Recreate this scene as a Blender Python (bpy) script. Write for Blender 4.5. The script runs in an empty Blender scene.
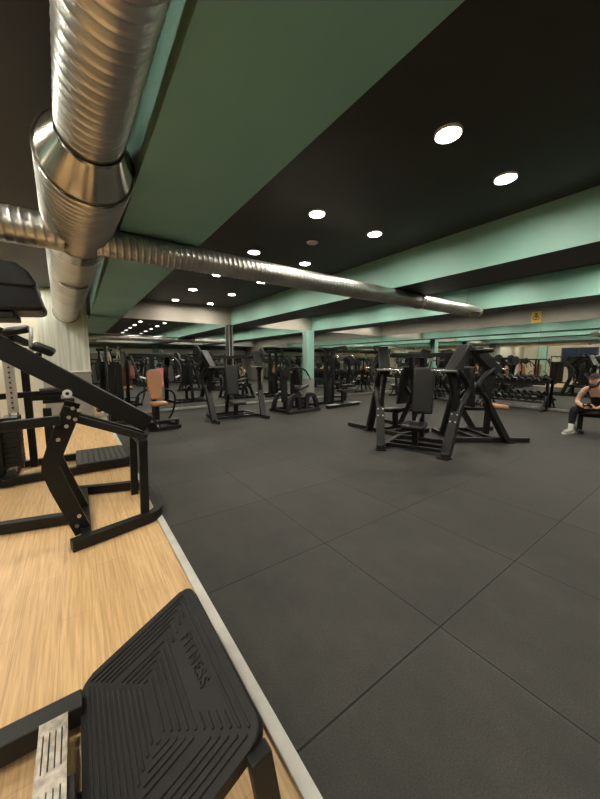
import bpy, bmesh, math, random
from mathutils import Vector, Matrix, Euler
R = math.radians
PI = math.pi
SC = bpy.context.scene
COL = SC.collection
RND = random.Random(7)

# ------------------------------------------------------------------ materials
def mat(name, col, rough=.5, metal=0., noise=None, bump=None, spec=None, coat=0.):
    m = bpy.data.materials.new(name); m.use_nodes = True
    nt = m.node_tree; b = nt.nodes['Principled BSDF']
    b.inputs['Base Color'].default_value = (*col, 1)
    b.inputs['Roughness'].default_value = rough
    b.inputs['Metallic'].default_value = metal
    if spec is not None: b.inputs['Specular IOR Level'].default_value = spec
    if coat: b.inputs['Coat Weight'].default_value = coat
    if noise or bump:
        tc = nt.nodes.new('ShaderNodeTexCoord')
        n = nt.nodes.new('ShaderNodeTexNoise')
        nt.links.new(tc.outputs['Object'], n.inputs['Vector'])
    if noise:
        sc, amt = noise
        n.inputs['Scale'].default_value = sc; n.inputs['Detail'].default_value = 6
        r = nt.nodes.new('ShaderNodeValToRGB')
        r.color_ramp.elements[0].position = .3; r.color_ramp.elements[1].position = .72
        r.color_ramp.elements[0].color = (*[c * (1 - amt) for c in col], 1)
        r.color_ramp.elements[1].color = (*[min(1, c * (1 + amt)) for c in col], 1)
        nt.links.new(n.outputs['Fac'], r.inputs['Fac'])
        nt.links.new(r.outputs['Color'], b.inputs['Base Color'])
    if bump:
        sc, st = bump
        n2 = nt.nodes.new('ShaderNodeTexNoise'); n2.inputs['Scale'].default_value = sc
        n2.inputs['Detail'].default_value = 4
        nt.links.new(tc.outputs['Object'], n2.inputs['Vector'])
        bp = nt.nodes.new('ShaderNodeBump'); bp.inputs['Strength'].default_value = st
        bp.inputs['Distance'].default_value = .002
        nt.links.new(n2.outputs['Fac'], bp.inputs['Height'])
        nt.links.new(bp.outputs['Normal'], b.inputs['Normal'])
    return m

def emit(name, col, s):
    m = bpy.data.materials.new(name); m.use_nodes = True
    nt = m.node_tree; nt.nodes.remove(nt.nodes['Principled BSDF'])
    e = nt.nodes.new('ShaderNodeEmission')
    e.inputs['Color'].default_value = (*col, 1); e.inputs['Strength'].default_value = s
    nt.links.new(e.outputs[0], nt.nodes['Material Output'].inputs['Surface'])
    return m

M = {}
M['steel'] = mat('black powder coat', (.0065, .0065, .006), .45, 0, noise=(30, .15), bump=(400, .08), spec=.34)
M['steel2'] = mat('charcoal powder coat', (.0135, .013, .012), .48, 0, bump=(400, .08), spec=.36)
M['vinyl'] = mat('black vinyl', (.0055, .0055, .0055), .33, 0, bump=(260, .12), spec=.28)
M['vinylg'] = mat('charcoal vinyl', (.014, .0135, .0125), .5, 0, bump=(260, .25))
M['tan'] = mat('tan vinyl', (.40, .19, .085), .45, 0, bump=(200, .2))
M['tread'] = mat('worn tread', (.075, .073, .066), .6)
M['chrome'] = mat('chrome', (.82, .81, .78), .18, 1)
M['white'] = mat('pale plastic', (.7, .7, .66), .4)
M['alu'] = mat('brushed aluminium', (.72, .71, .66), .34, .9, noise=(18, .12))
M['rubber'] = mat('moulded rubber', (.0095, .009, .0085), .52, 0, spec=.34, noise=(14, .25), bump=(220, .35))
M['galv'] = mat('galvanised sheet', (.60, .58, .54), .36, 1, noise=(3.5, .16))
M['galv2'] = mat('plain galvanised sheet', (.66, .62, .55), .2, 1, noise=(2.2, .14))
M['teal'] = mat('sea green paint', (.30, .55, .46), .5, noise=(1.6, .05), bump=(60, .05))
M['olive'] = mat('green soffit paint', (.215, .47, .52), .55, noise=(1.2, .06))
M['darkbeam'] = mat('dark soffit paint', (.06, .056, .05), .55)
M['black'] = mat('black ceiling paint', (.034, .032, .029), .6, noise=(2, .1))
M['beige'] = mat('grey beige wall paint', (.36, .33, .28), .6, noise=(1.5, .06))
M['grey'] = mat('grey wall paint', (.26, .26, .23), .6, noise=(2, .08))
M['cream'] = mat('cream wall paint', (.62, .6, .5), .6, noise=(2, .05))
M['creamgloss'] = mat('glossy cream panel', (.62, .6, .5), .12, noise=(2, .05))
M['dullmetal'] = mat('scuffed steel strip', (.47, .43, .36), .36, .9, noise=(40, .35))
M['edging'] = mat('painted edging strip', (.50, .49, .44), .45, noise=(6, .15))
M['yellow'] = mat('yellow sign face', (.95, .66, .12), .5)
M['ink'] = mat('brown ink', (.16, .09, .01), .6)
M['iron'] = mat('cast iron', (.02, .02, .02), .5, .3, bump=(90, .3))
M['lens'] = emit('lamp lens', (1, .93, .80), 62)
M['lamprim'] = mat('lamp ring', (.85, .84, .80), .4)
M['pink'] = mat('pink towel', (.8, .28, .32), .9, bump=(300, .5))
M['navy'] = mat('night window glass', (.02, .035, .085), .25, spec=.6)
M['skin'] = mat('skin', (.62, .36, .24), .5, noise=(9, .12))
M['ink2'] = mat('tattooed skin', (.36, .22, .16), .5, noise=(26, .8))
M['cloth'] = mat('black cloth', (.006, .006, .0065), .9, bump=(300, .3))
M['cap'] = mat('dark cap cloth', (.03, .017, .016), .85, bump=(400, .3))
M['hair'] = mat('dark beard', (.02, .013, .01), .7, bump=(300, .8))
M['sock'] = mat('white sock', (.72, .71, .66), .85, bump=(300, .5))
M['shoe'] = mat('grey shoe mesh', (.42, .40, .35), .75, bump=(400, .5))
M['sole'] = mat('white shoe sole', (.7, .69, .63), .6)
M['screen'] = mat('phone glass', (.02, .02, .025), .1)

def mirror_mat():
    m = mat('mirror glass', (.80, .83, .80), .012, 1)
    return m
M['mirror'] = mirror_mat()

def column_mat():   # whitish streaked sheet cladding
    m = mat('streaked pale cladding', (.6, .62, .54), .28)
    nt = m.node_tree; b = nt.nodes['Principled BSDF']
    tc = nt.nodes.new('ShaderNodeTexCoord'); mp = nt.nodes.new('ShaderNodeMapping')
    mp.inputs['Scale'].default_value = (13, 13, .5)
    n = nt.nodes.new('ShaderNodeTexNoise'); n.inputs['Scale'].default_value = 1.2; n.inputs['Detail'].default_value = 5
    r = nt.nodes.new('ShaderNodeValToRGB')
    r.color_ramp.elements[0].position = .3; r.color_ramp.elements[0].color = (.36, .39, .34, 1)
    r.color_ramp.elements[1].position = .7; r.color_ramp.elements[1].color = (.72, .74, .64, 1)
    nt.links.new(tc.outputs['Object'], mp.inputs['Vector']); nt.links.new(mp.outputs[0], n.inputs['Vector'])
    nt.links.new(n.outputs['Fac'], r.inputs['Fac']); nt.links.new(r.outputs[0], b.inputs['Base Color'])
    return m
M['clad'] = column_mat()

def mats_mat():     # one-metre black rubber gym mats, dark butt joints between them
    m = bpy.data.materials.new('rubber gym mats'); m.use_nodes = True
    nt = m.node_tree; b = nt.nodes['Principled BSDF']; L = nt.links.new
    tc = nt.nodes.new('ShaderNodeTexCoord')
    br = nt.nodes.new('ShaderNodeTexBrick')
    br.offset = 0; br.squash = 1
    br.inputs['Scale'].default_value = 1
    br.inputs['Brick Width'].default_value = 1; br.inputs['Row Height'].default_value = 1
    br.inputs['Mortar Size'].default_value = .0052; br.inputs['Mortar Smooth'].default_value = .15
    br.inputs['Bias'].default_value = 0
    br.inputs['Color1'].default_value = (.030, .0285, .0245, 1); br.inputs['Color2'].default_value = (.037, .035, .030, 1)
    br.inputs['Mortar'].default_value = (.0022, .002, .0018, 1)
    L(tc.outputs['Object'], br.inputs['Vector'])
    n1 = nt.nodes.new('ShaderNodeTexNoise'); n1.inputs['Scale'].default_value = 1.7; n1.inputs['Detail'].default_value = 8; n1.inputs['Roughness'].default_value = .65
    n2 = nt.nodes.new('ShaderNodeTexNoise'); n2.inputs['Scale'].default_value = 150; n2.inputs['Detail'].default_value = 2
    mp = nt.nodes.new('ShaderNodeMapping'); mp.inputs['Scale'].default_value = (5, .9, 1); mp.inputs['Rotation'].default_value = (0, 0, .3)
    n3 = nt.nodes.new('ShaderNodeTexNoise'); n3.inputs['Scale'].default_value = 2.2; n3.inputs['Detail'].default_value = 6
    L(tc.outputs['Object'], mp.inputs[0]); L(mp.outputs[0], n3.inputs['Vector'])
    for n in (n1, n2): L(tc.outputs['Object'], n.inputs['Vector'])
    def rng(src, a, c):
        r = nt.nodes.new('ShaderNodeMapRange'); r.inputs['From Min'].default_value = .3; r.inputs['From Max'].default_value = .7
        r.inputs['To Min'].default_value = a; r.inputs['To Max'].default_value = c; L(src, r.inputs['Value']); return r.outputs[0]
    def mul(a, c):
        r = nt.nodes.new('ShaderNodeMath'); r.operation = 'MULTIPLY'; L(a, r.inputs[0]); L(c, r.inputs[1]); return r.outputs[0]
    f = mul(mul(rng(n1.outputs['Fac'], .62, 1.42), rng(n2.outputs['Fac'], .70, 1.30)), rng(n3.outputs['Fac'], .96, 1.04))
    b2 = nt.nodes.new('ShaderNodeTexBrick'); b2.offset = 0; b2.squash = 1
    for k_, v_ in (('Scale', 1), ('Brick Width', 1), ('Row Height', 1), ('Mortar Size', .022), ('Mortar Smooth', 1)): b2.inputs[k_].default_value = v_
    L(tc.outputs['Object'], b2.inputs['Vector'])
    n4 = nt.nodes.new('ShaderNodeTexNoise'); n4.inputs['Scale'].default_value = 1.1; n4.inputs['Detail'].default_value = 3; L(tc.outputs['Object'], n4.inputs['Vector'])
    edge_dust_glint = nt.nodes.new('ShaderNodeMath'); edge_dust_glint.operation = 'MULTIPLY_ADD'; edge_dust_glint.inputs[2].default_value = 1  # paler joint edges: dust plus a grazing glint put into the colour
    L(mul(b2.outputs['Fac'], rng(n4.outputs['Fac'], 0, .38)), edge_dust_glint.inputs[0]); edge_dust_glint.inputs[1].default_value = 1
    f = mul(f, edge_dust_glint.outputs[0])
    mx = nt.nodes.new('ShaderNodeVectorMath'); mx.operation = 'SCALE'
    L(br.outputs['Color'], mx.inputs[0]); L(f, mx.inputs['Scale']); L(mx.outputs[0], b.inputs['Base Color'])
    L(rng(n1.outputs['Fac'], .62, .78), b.inputs['Roughness'])
    b.inputs['Specular IOR Level'].default_value = .3
    bp = nt.nodes.new('ShaderNodeBump'); bp.inputs['Strength'].default_value = .22; bp.inputs['Distance'].default_value = .003
    hh = nt.nodes.new('ShaderNodeMath'); hh.operation = 'MULTIPLY_ADD'; hh.inputs[1].default_value = -3
    L(br.outputs['Fac'], hh.inputs[0]); L(n2.outputs['Fac'], hh.inputs[2])
    L(hh.outputs[0], bp.inputs['Height']); L(bp.outputs[0], b.inputs['Normal'])
    return m
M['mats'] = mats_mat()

def wood_mat():     # pale oak laminate laid along Y
    m = bpy.data.materials.new('oak laminate'); m.use_nodes = True
    nt = m.node_tree; b = nt.nodes['Principled BSDF']; L = nt.links.new
    tc = nt.nodes.new('ShaderNodeTexCoord')
    rot = nt.nodes.new('ShaderNodeMapping'); rot.inputs['Rotation'].default_value = (0, 0, PI / 2)
    L(tc.outputs['Object'], rot.inputs[0])
    br = nt.nodes.new('ShaderNodeTexBrick'); br.offset = .37
    br.inputs['Scale'].default_value = 1; br.inputs['Brick Width'].default_value = 1.28; br.inputs['Row Height'].default_value = .192
    br.inputs['Mortar Size'].default_value = .0011; br.inputs['Mortar Smooth'].default_value = .6
    br.inputs['Color1'].default_value = (.63, .41, .20, 1); br.inputs['Color2'].default_value = (.70, .47, .235, 1)
    br.inputs['Mortar'].default_value = (.40, .23, .10, 1)
    L(rot.outputs[0], br.inputs['Vector'])
    mp = nt.nodes.new('ShaderNodeMapping'); mp.inputs['Scale'].default_value = (27, .9, 1)
    L(tc.outputs['Object'], mp.inputs[0])
    n = nt.nodes.new('ShaderNodeTexNoise'); n.inputs['Scale'].default_value = 2.4; n.inputs['Detail'].default_value = 9; n.inputs['Roughness'].default_value = .62; n.inputs['Distortion'].default_value = .5
    L(mp.outputs[0], n.inputs['Vector'])
    r = nt.nodes.new('ShaderNodeValToRGB')
    r.color_ramp.elements[0].position = .30; r.color_ramp.elements[0].color = (.62, .56, .50, 1)
    r.color_ramp.elements[1].position = .62; r.color_ramp.elements[1].color = (1.06, 1.05, 1.03, 1)
    L(n.outputs['Fac'], r.inputs['Fac'])
    mx = nt.nodes.new('ShaderNodeMix'); mx.data_type = 'RGBA'; mx.blend_type = 'MULTIPLY'; mx.inputs['Factor'].default_value = .85
    L(br.outputs['Color'], mx.inputs[6]); L(r.outputs[0], mx.inputs[7]); L(mx.outputs[2], b.inputs['Base Color'])
    b.inputs['Roughness'].default_value = .42
    bp = nt.nodes.new('ShaderNodeBump'); bp.inputs['Strength'].default_value = .12; bp.inputs['Distance'].default_value = .001
    L(n.outputs['Fac'], bp.inputs['Height']); L(bp.outputs[0], b.inputs['Normal'])
    return m
M['wood'] = wood_mat()

# ------------------------------------------------------------------ mesh helpers
def frame_of(d, up=(0, 0, 1)):
    z = Vector(d).normalized(); u = Vector(up)
    if abs(z.dot(u.normalized())) > .995: u = Vector((0, 1, 0)) if abs(z.y) < .9 else Vector((1, 0, 0))
    x = u.cross(z).normalized(); y = z.cross(x).normalized()
    return x, y, z

class MB:
    def __init__(s): s.bm = bmesh.new()
    def _add(s, verts, faces, smooth=False, bev=0, seg=2):
        vs = [s.bm.verts.new(v) for v in verts]; fs = []
        for f in faces:
            try: q = s.bm.faces.new([vs[i] for i in f])
            except ValueError: continue
            q.smooth = smooth; fs.append(q)
        if bev:
            es = {e for f in fs for e in f.edges}
            r = bmesh.ops.bevel(s.bm, geom=list(es), offset=bev, segments=seg, profile=.5, affect='EDGES', clamp_overlap=True)
            for q in r['faces']: q.smooth = True
            for f in fs:
                if f.is_valid: f.smooth = smooth
        return s
    def box(s, c, d, rot=None, bev=0, seg=2, smooth=False):
        c = Vector(c); h = [x / 2 for x in d]
        m = Euler(rot).to_matrix() if isinstance(rot, tuple) else (rot or Matrix.Identity(3))
        v = [c + m @ Vector((i * h[0], j * h[1], k * h[2])) for i in (-1, 1) for j in (-1, 1) for k in (-1, 1)]
        f = [(0, 1, 3, 2), (4, 6, 7, 5), (0, 4, 5, 1), (2, 3, 7, 6), (0, 2, 6, 4), (1, 5, 7, 3)]
        return s._add(v, f, smooth, bev, seg)
    def bar(s, a, b, w, h, up=(0, 0, 1), bev=.006, seg=2):
        a, b = Vector(a), Vector(b); x, y, z = frame_of(b - a, up)
        v = [p + x * i * w / 2 + y * j * h / 2 for p in (a, b) for i, j in ((-1, -1), (1, -1), (1, 1), (-1, 1))]
        f = [(3, 2, 1, 0), (4, 5, 6, 7), (0, 1, 5, 4), (1, 2, 6, 5), (2, 3, 7, 6), (3, 0, 4, 7)]
        return s._add(v, f, False, bev, seg)
    def cyl(s, a, b, r, r2=None, n=16, caps=True):
        a, b = Vector(a), Vector(b); r2 = r if r2 is None else r2; x, y, z = frame_of(b - a)
        v = [p + (x * math.cos(t) + y * math.sin(t)) * q for p, q in ((a, r), (b, r2)) for t in [2 * PI * i / n for i in range(n)]]
        s._add(v, [(i, (i + 1) % n, n + (i + 1) % n, n + i) for i in range(n)], True)
        if caps:
            s._add(v[:n], [tuple(range(n))[::-1]]); s._add(v[n:], [tuple(range(n))])
        return s
    def tube(s, pts, r, n=10, smooth_path=3, flat=None):
        P = [Vector(p) for p in pts]
        for _ in range(smooth_path):       # Chaikin rounding of the bends
            Q = [P[0]]
            for a, b in zip(P, P[1:]): Q += [a * .75 + b * .25, a * .25 + b * .75]
            Q.append(P[-1]); P = Q
        rings = []; up = None
        for i, p in enumerate(P):
            d = (P[min(i + 1, len(P) - 1)] - P[max(i - 1, 0)]).normalized()
            if up is None: up = frame_of(d)[1]
            x = up.cross(d).normalized(); y = d.cross(x).normalized(); up = y
            rr = r if not isinstance(r, (list, tuple)) else r[0] + (r[1] - r[0]) * i / (len(P) - 1)
            rings.append([p + x * math.cos(t) * rr + y * math.sin(t) * rr for t in [2 * PI * k / n for k in range(n)]])
        v = [q for g in rings for q in g]; f = []
        for i in range(len(rings) - 1):
            for k in range(n): f.append((i * n + k, i * n + (k + 1) % n, (i + 1) * n + (k + 1) % n, (i + 1) * n + k))
        s._add(v, f, True); s._add(rings[0], [tuple(range(n))[::-1]]); s._add(rings[-1], [tuple(range(n))])
        return s
    def ribbon(s, pts, w, t, side, bev=.004, rounding=2):
        """a flat bar of width w (across the path) and thickness t (along SIDE) following a planar path"""
        P = [Vector(p) for p in pts]
        for _ in range(rounding):
            Q = [P[0]]
            for a, b in zip(P, P[1:]): Q += [a * .78 + b * .22, a * .22 + b * .78]
            Q.append(P[-1]); P = Q
        S = Vector(side).normalized(); rings = []
        for i, p in enumerate(P):
            d = (P[min(i + 1, len(P) - 1)] - P[max(i - 1, 0)]).normalized()
            y = S.cross(d).normalized()
            ww = w if not isinstance(w, (list, tuple)) else w[0] + (w[1] - w[0]) * i / (len(P) - 1)
            rings.append([p + S * a * t / 2 + y * b * ww / 2 for a, b in ((-1, -1), (1, -1), (1, 1), (-1, 1))])
        v = [q for g in rings for q in g]; f = [(3, 2, 1, 0)]
        for i in range(len(rings) - 1):
            for k in range(4): f.append((i * 4 + k, i * 4 + (k + 1) % 4, (i + 1) * 4 + (k + 1) % 4, (i + 1) * 4 + k))
        m = (len(rings) - 1) * 4; f.append((m, m + 1, m + 2, m + 3))
        return s._add(v, f, False)
    def prism(s, poly, vec, bev=0, seg=2):
        P = [Vector(p) for p in poly]; V = Vector(vec); n = len(P)
        f = [tuple(range(n))[::-1], tuple(range(n, 2 * n))] + [(i, (i + 1) % n, n + (i + 1) % n, n + i) for i in range(n)]
        return s._add(P + [p + V for p in P], f, False, bev, seg)
    def ball(s, c, r, sc=(1, 1, 1), n=12):
        g = bmesh.ops.create_uvsphere(s.bm, u_segments=n, v_segments=max(6, n * 2 // 3), radius=r, matrix=Matrix.Translation(c) @ Matrix.Diagonal((*sc, 1)))
        for v in g['verts']:
            for f in v.link_faces: f.smooth = True
        return s
    def torus(s, c, axis, Rr, r, n=24, k=8):
        x, y, z = frame_of(axis); c = Vector(c); v = []
        for i in range(n):
            d = x * math.cos(2 * PI * i / n) + y * math.sin(2 * PI * i / n)
            for j in range(k):
                t = 2 * PI * j / k; v.append(c + d * (Rr + r * math.cos(t)) + z * r * math.sin(t))
        f = [(i * k + j, ((i + 1) % n) * k + j, ((i + 1) % n) * k + (j + 1) % k, i * k + (j + 1) % k) for i in range(n) for j in range(k)]
        return s._add(v, f, True)
    def build(s, name, m, parent=None):
        bmesh.ops.recalc_face_normals(s.bm, faces=s.bm.faces)
        me = bpy.data.meshes.new(name); s.bm.to_mesh(me); s.bm.free()
        me.materials.append(M[m] if isinstance(m, str) else m)
        o = bpy.data.objects.new(name, me); COL.objects.link(o)
        if parent is not None: o.parent = parent
        return o

def tag(o, label=None, cat=None, group=None, kind=None):
    if label: o['label'] = label
    if cat: o['category'] = cat
    if group: o['group'] = group
    if kind: o['kind'] = kind
    return o
def thing(name, label, cat, loc=(0, 0, 0), rz=0, group=None):
    o = bpy.data.objects.new(name, None); COL.objects.link(o)
    o.empty_display_size = .1
    o.location = loc; o.rotation_euler = (0, 0, rz)
    return tag(o, label, cat, group)
def kids(o): return [c for c in COL.objects if c.parent == o]
def dup(o, parent=None, **kw):
    c = o.copy(); COL.objects.link(c); c.parent = parent
    for ch in KID.get(o.name, None) or kids(o): dup(ch, c)
    for k, v in kw.items(): c[k] = v
    return c
KID = {}
ORD = 'first second third fourth fifth sixth seventh eighth ninth tenth eleventh twelfth'.split()

# ------------------------------------------------------------------ the room
XL, XR, YN, YF = -6.6, 10.0, -5.6, 8.9
HC, HB = 3.15, 2.63          # ceiling height, underside of the beams
def struct(o, label=None, cat=None): return tag(o, label, cat, None, 'structure')

EDGE = -1.0
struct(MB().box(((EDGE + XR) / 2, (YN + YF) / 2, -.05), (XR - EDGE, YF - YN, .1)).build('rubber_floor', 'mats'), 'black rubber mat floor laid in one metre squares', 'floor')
struct(MB().box(((EDGE + XL) / 2, (YN + YF) / 2, -.05), (EDGE - XL, YF - YN, .1)).build('wooden_floor', 'wood'), 'pale oak laminate floor beside the black mats', 'floor')
struct(MB().box((EDGE - .008, (YN + YF) / 2, .006), (.055, YF - YN, .014), bev=.004).build('trim_1', 'edging'), 'white edging strip between the wood and the mats', 'trim')
struct(MB().box(((XL + XR) / 2, (YN + YF) / 2, HC + .1), (XR - XL, YF - YN, .2)).build('ceiling', 'black'), 'black ceiling between the green beams', 'ceiling')
struct(MB().box(((XL + XR) / 2, YF + .1, HC / 2), (XR - XL + .4, .2, HC)).build('wall_far', 'beige'), 'grey beige far wall above the mirrors', 'wall')
struct(MB().box((XR + .1, (YN + YF) / 2, HC / 2), (.2, YF - YN, HC)).build('wall_right', 'beige'), 'grey beige wall carrying the yellow sign', 'wall')
struct(MB().box((XL - .1, (YN + YF) / 2, HC / 2), (.2, YF - YN, HC)).build('wall_left', 'cream'), 'cream wall seen in the mirrors', 'wall')
struct(MB().box(((XL + XR) / 2, YN - .1, HC / 2), (XR - XL + .4, .2, HC)).build('wall_back', 'grey'), 'grey wall behind the camera seen in the mirrors', 'wall')

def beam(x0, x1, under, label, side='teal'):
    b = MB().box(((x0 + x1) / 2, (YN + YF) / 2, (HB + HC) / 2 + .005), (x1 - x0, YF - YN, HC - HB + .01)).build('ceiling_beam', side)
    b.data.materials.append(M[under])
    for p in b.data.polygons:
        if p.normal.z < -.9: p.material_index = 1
    struct(b, label, 'beam')
beam(-1.155, -.455, 'olive', 'wide green ceiling beam above the floor edging strip')
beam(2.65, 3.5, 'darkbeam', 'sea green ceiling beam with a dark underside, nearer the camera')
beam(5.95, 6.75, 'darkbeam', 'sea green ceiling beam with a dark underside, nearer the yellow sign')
beam(-4.6, -3.9, 'olive', 'green ceiling beam over the wooden floor seen in the mirrors')

def column(x0, x1, y0, y1, m, label, z1=HB, z0=0, name='column', plinth=None):
    c = MB().box(((x0 + x1) / 2, (y0 + y1) / 2, (z0 + z1) / 2), (x1 - x0, y1 - y0, z1 - z0), bev=.006).build(name, m)
    struct(c, label, 'column')
    if plinth:
        MB().box(((x0 + x1) / 2, (y0 + y1) / 2, plinth / 2), (x1 - x0 + .02, y1 - y0 + .02, plinth), bev=.005).build('plinth', 'grey', c)
    return c
column(5.60, 5.94, 8.74, 8.9, 'teal', 'sea green column on the far wall between two mirrors', plinth=.82)
column(2.50, 2.62, 8.76, 8.9, 'black', 'narrow dark column on the far wall under the first beam')
MB().box((2.505, 8.755, 1.6), (.022, .012, 2.0)).build('edge_strip', 'alu', bpy.data.objects['column.001'])
MB().box((2.615, 8.755, 1.6), (.022, .012, 2.0)).build('edge_strip', 'alu', bpy.data.objects['column.001'])
cc = column(-2.19, -1.245, 8.66, 8.9, 'clad', 'pale streaked column where the big duct ends', z0=1.22, z1=HC)
cl = MB().box((-1.717, 8.765, .6), (.945, .27, 1.2), bev=.005).build('lower_wall', 'grey', cc)
MB().box((-1.717, 8.755, 1.215), (.975, .31, .03), bev=.006).build('ledge', 'white', cc)
for (x0, x1, y) in ((-4.6, -4.25, YN), (2.9, 3.3, YN), (6.1, 6.5, YN)):
    column(x0, x1, y, y + .2, 'teal', 'sea green column on the wall behind the camera, by %s' % {-4.6: 'the wooden floor', 2.9: 'the middle of the wall', 6.1: 'the dumbbell side'}[x0])
for i, y in enumerate((-2.2, 1.4, 4.0, 7.6)):
    column(XL, XL + .2, y, y + .4, 'teal', 'sea green column on the cream wall, %s from the wall behind the camera' % ORD[i])

# windows with night behind them on the cream wall (seen only in the mirrors)
for i, y in enumerate((-.4, 2.7, 5.8)):
    w = MB().box((XL + .012, y, 1.75), (.02, 1.9, 1.3)).build('window_%d' % (i + 1), 'navy')
    struct(w, 'dark night window on the cream wall, %s from the far end' % ORD[2 - i], 'window')
    f = MB()
    for dy in (-.95, 0, .95): f.box((XL + .035, y + dy, 1.75), (.05, .05, 1.36))
    for dz in (-.65, .65): f.box((XL + .035, y, 1.75 + dz), (.05, 1.95, .05))
    f.build('window_frame', 'darkbeam', w)

# mirrors
def mirror(name, x0, x1, y, rot, label, along='x', z0=.09, z1=HB - .005):
    o = MB().box((0, 0, (z0 + z1) / 2), (x1 - x0 - .006, .012, z1 - z0)).build('wall_mirror', 'mirror')
    if along == 'x': o.location = ((x0 + x1) / 2, y, 0); o.rotation_euler = (0, 0, rot)
    else: o.location = (y, (x0 + x1) / 2, 0); o.rotation_euler = (0, 0, PI / 2 + rot)
    tag(o, label, 'mirror', 'wall mirror panels')
    return o
MX = [(-1.24, -.54), (-.54, 1.0), (1.0, 2.49), (2.63, 3.35), (3.35, 5.56), (5.99, 6.76), (6.76, 9.03), (9.03, 9.98)]
ML = [ 'narrow mirror panel just right of the pale column', 'far wall mirror panel behind the tan padded machine', 'far wall mirror panel ending at the narrow dark column',
      'narrow mirror panel just right of the dark column', 'far wall mirror panel ending at the sea green column', 'narrow mirror panel just right of the sea green column',
      'wide mirror panel between the green column and the room corner', 'far wall mirror panel in the room corner']
for i, ((a, b), l) in enumerate(zip(MX, ML)):
    mirror('m', a, b, YF - .008, R((.08, -.06, .1, -.1, .05, .1, -.08, .06)[i]), l)
MY = [(-2.3, -.1), (-.1, 2.81), (2.81, 4.9), (4.9, 6.9), (6.9, 8.88)]
MLy = ['mirror panel of the sign wall beyond the edge of the photo', 'mirror panel of the sign wall behind the seated person', 'mirror panel of the sign wall right below the yellow sign',
       'mirror panel of the sign wall behind the middle dumbbell rack', 'mirror panel of the sign wall next to the room corner']
for i, ((a, b), l) in enumerate(zip(MY, MLy)):
    mirror('m', a, b, XR - .008, R((.1, -.18, .12, -.05, .1)[i]), l, 'y')
pn = MB().box((-3.9, YF - .01, 1.36), (3.38, .02, 2.52), bev=.004).build('wall_panel', 'creamgloss'); struct(pn, 'glossy cream panelling left of the pale column', 'wall panel')
b_ = MB().box(((XL + XR) / 2, YN + .03, 2.16), (XR - XL, .06, .36)).build('added_pale_trim', 'lamprim'); struct(b_, 'added pale band behind the camera standing in for lights reflected in the mirrors', 'trim')  # band added to imitate ceiling lights reflected in the far mirror
b_ = MB().box(((XL + XR) / 2, YN + .03, 2.82), (XR - XL, .06, .5)).build('added_green_trim', 'teal'); struct(b_, 'added sea green band behind the camera brightening the mirror reflections', 'trim')  # green band added alongside for the bright strips in the mirror
tr = MB().box(((-1.24 + XR) / 2, YF - .02, .05), (XR + 1.24, .04, .07), bev=.005).build('baseboard_far', 'alu'); struct(tr, 'pale strip under the far mirrors', 'baseboard')
tr = MB().box((XR - .02, 1.6, .05), (.04, 14.4, .07), bev=.005).build('baseboard_right', 'alu'); struct(tr, 'pale strip under the mirrors of the sign wall', 'baseboard')

# ceiling downlights
t = thing('ceiling_downlight', '', 'downlight')
lm = MB(); lm.cyl((0, 0, -.008), (0, 0, -.003), .080, n=28); lm.build('lamp_lens', 'lens', t)
MB().torus((0, 0, -.016), (0, 0, 1), .091, .006, 28, 8).cyl((0, 0, -.016), (0, 0, 0), .085, n=28, caps=False).cyl((0, 0, -.016), (0, 0, 0), .097, n=28, caps=False).build('lamp_ring', 'lamprim', t)
KID[t.name] = kids(t)
YS = [.59 + 1.55 * k for k in range(-3, 6)]
rows = [(-5.5, 'unseen row added to brighten the cream wall'), (-3.35, 'second row left of the wide beam'), (-2.35, 'first row left of the wide beam'), (.80, 'first row right of the wide beam'), (1.77, 'second row right of the wide beam'),  # outermost left row is unseen, added so the cream wall renders brighter
        (4.25, 'third row right of the wide beam'), (5.2, 'fourth row right of the wide beam'), (7.6, 'fifth row right of the wide beam'), (8.9, 'sixth row right of the wide beam')]
first = True
for x, row in rows:
    for k, y in enumerate(YS):
        o = t if first else dup(t); first = False
        o.location = (x, y, HC)
        o['label'] = 'round downlight %s from the far wall in the %s' % (ORD[8 - k], row)
        o['group'] = 'round ceiling downlights'
d = thing('smoke_detector', 'small flat white disc detector on the black ceiling among the downlights', 'detector', (1.29, 2.86, HC))
MB().cyl((0, 0, -.02), (0, 0, 0), .075, .085, n=24).build('detector_cover', 'lamprim', d)
MB().torus((0, 0, -.004), (0, 0, 1), .088, .006, 24, 6).build('mounting_ring', 'steel2', d)

# ------------------------------------------------------------------ ducts
def spiral(mb, a, b, r, pitch, amp, n=40, step=None, wrap=True):
    a, b = Vector(a), Vector(b); L = (b - a).length; x, y, z = frame_of(b - a); step = step or pitch / 8
    N = int(L / step); v = []; f = []
    for i in range(N + 1):
        s0 = L * i / N
        for k in range(n):
            th = 2 * PI * k / n
            ph = ((s0 - pitch * k / n) / pitch) % 1
            w = math.exp(-((min(ph, 1 - ph)) / .13) ** 2)
            rr = r + amp * w
            v.append(a + z * s0 + (x * math.cos(th) + y * math.sin(th)) * rr)
    for i in range(N):
        for k in range(n): f.append((i * n + k, i * n + (k + 1) % n, (i + 1) * n + (k + 1) % n, (i + 1) * n + k))
    mb._add(v, f, True)
    return mb
A0, A1 = Vector((-1.325, -1.5, 2.65)), Vector((-1.645, 8.66, 2.63))
def ax(y): return A0 + (A1 - A0) * ((y - A0.y) / (A1.y - A0.y))
du = thing('ventilation_duct', 'big galvanised spiral duct running overhead to the pale column', 'duct', (0, 0, 0))
RS, RB = .151, .245
spiral(MB(), ax(-1.5), ax(1.30), RS, .060, .0044, step=.006).build('narrow_section', 'galv', du)
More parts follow.
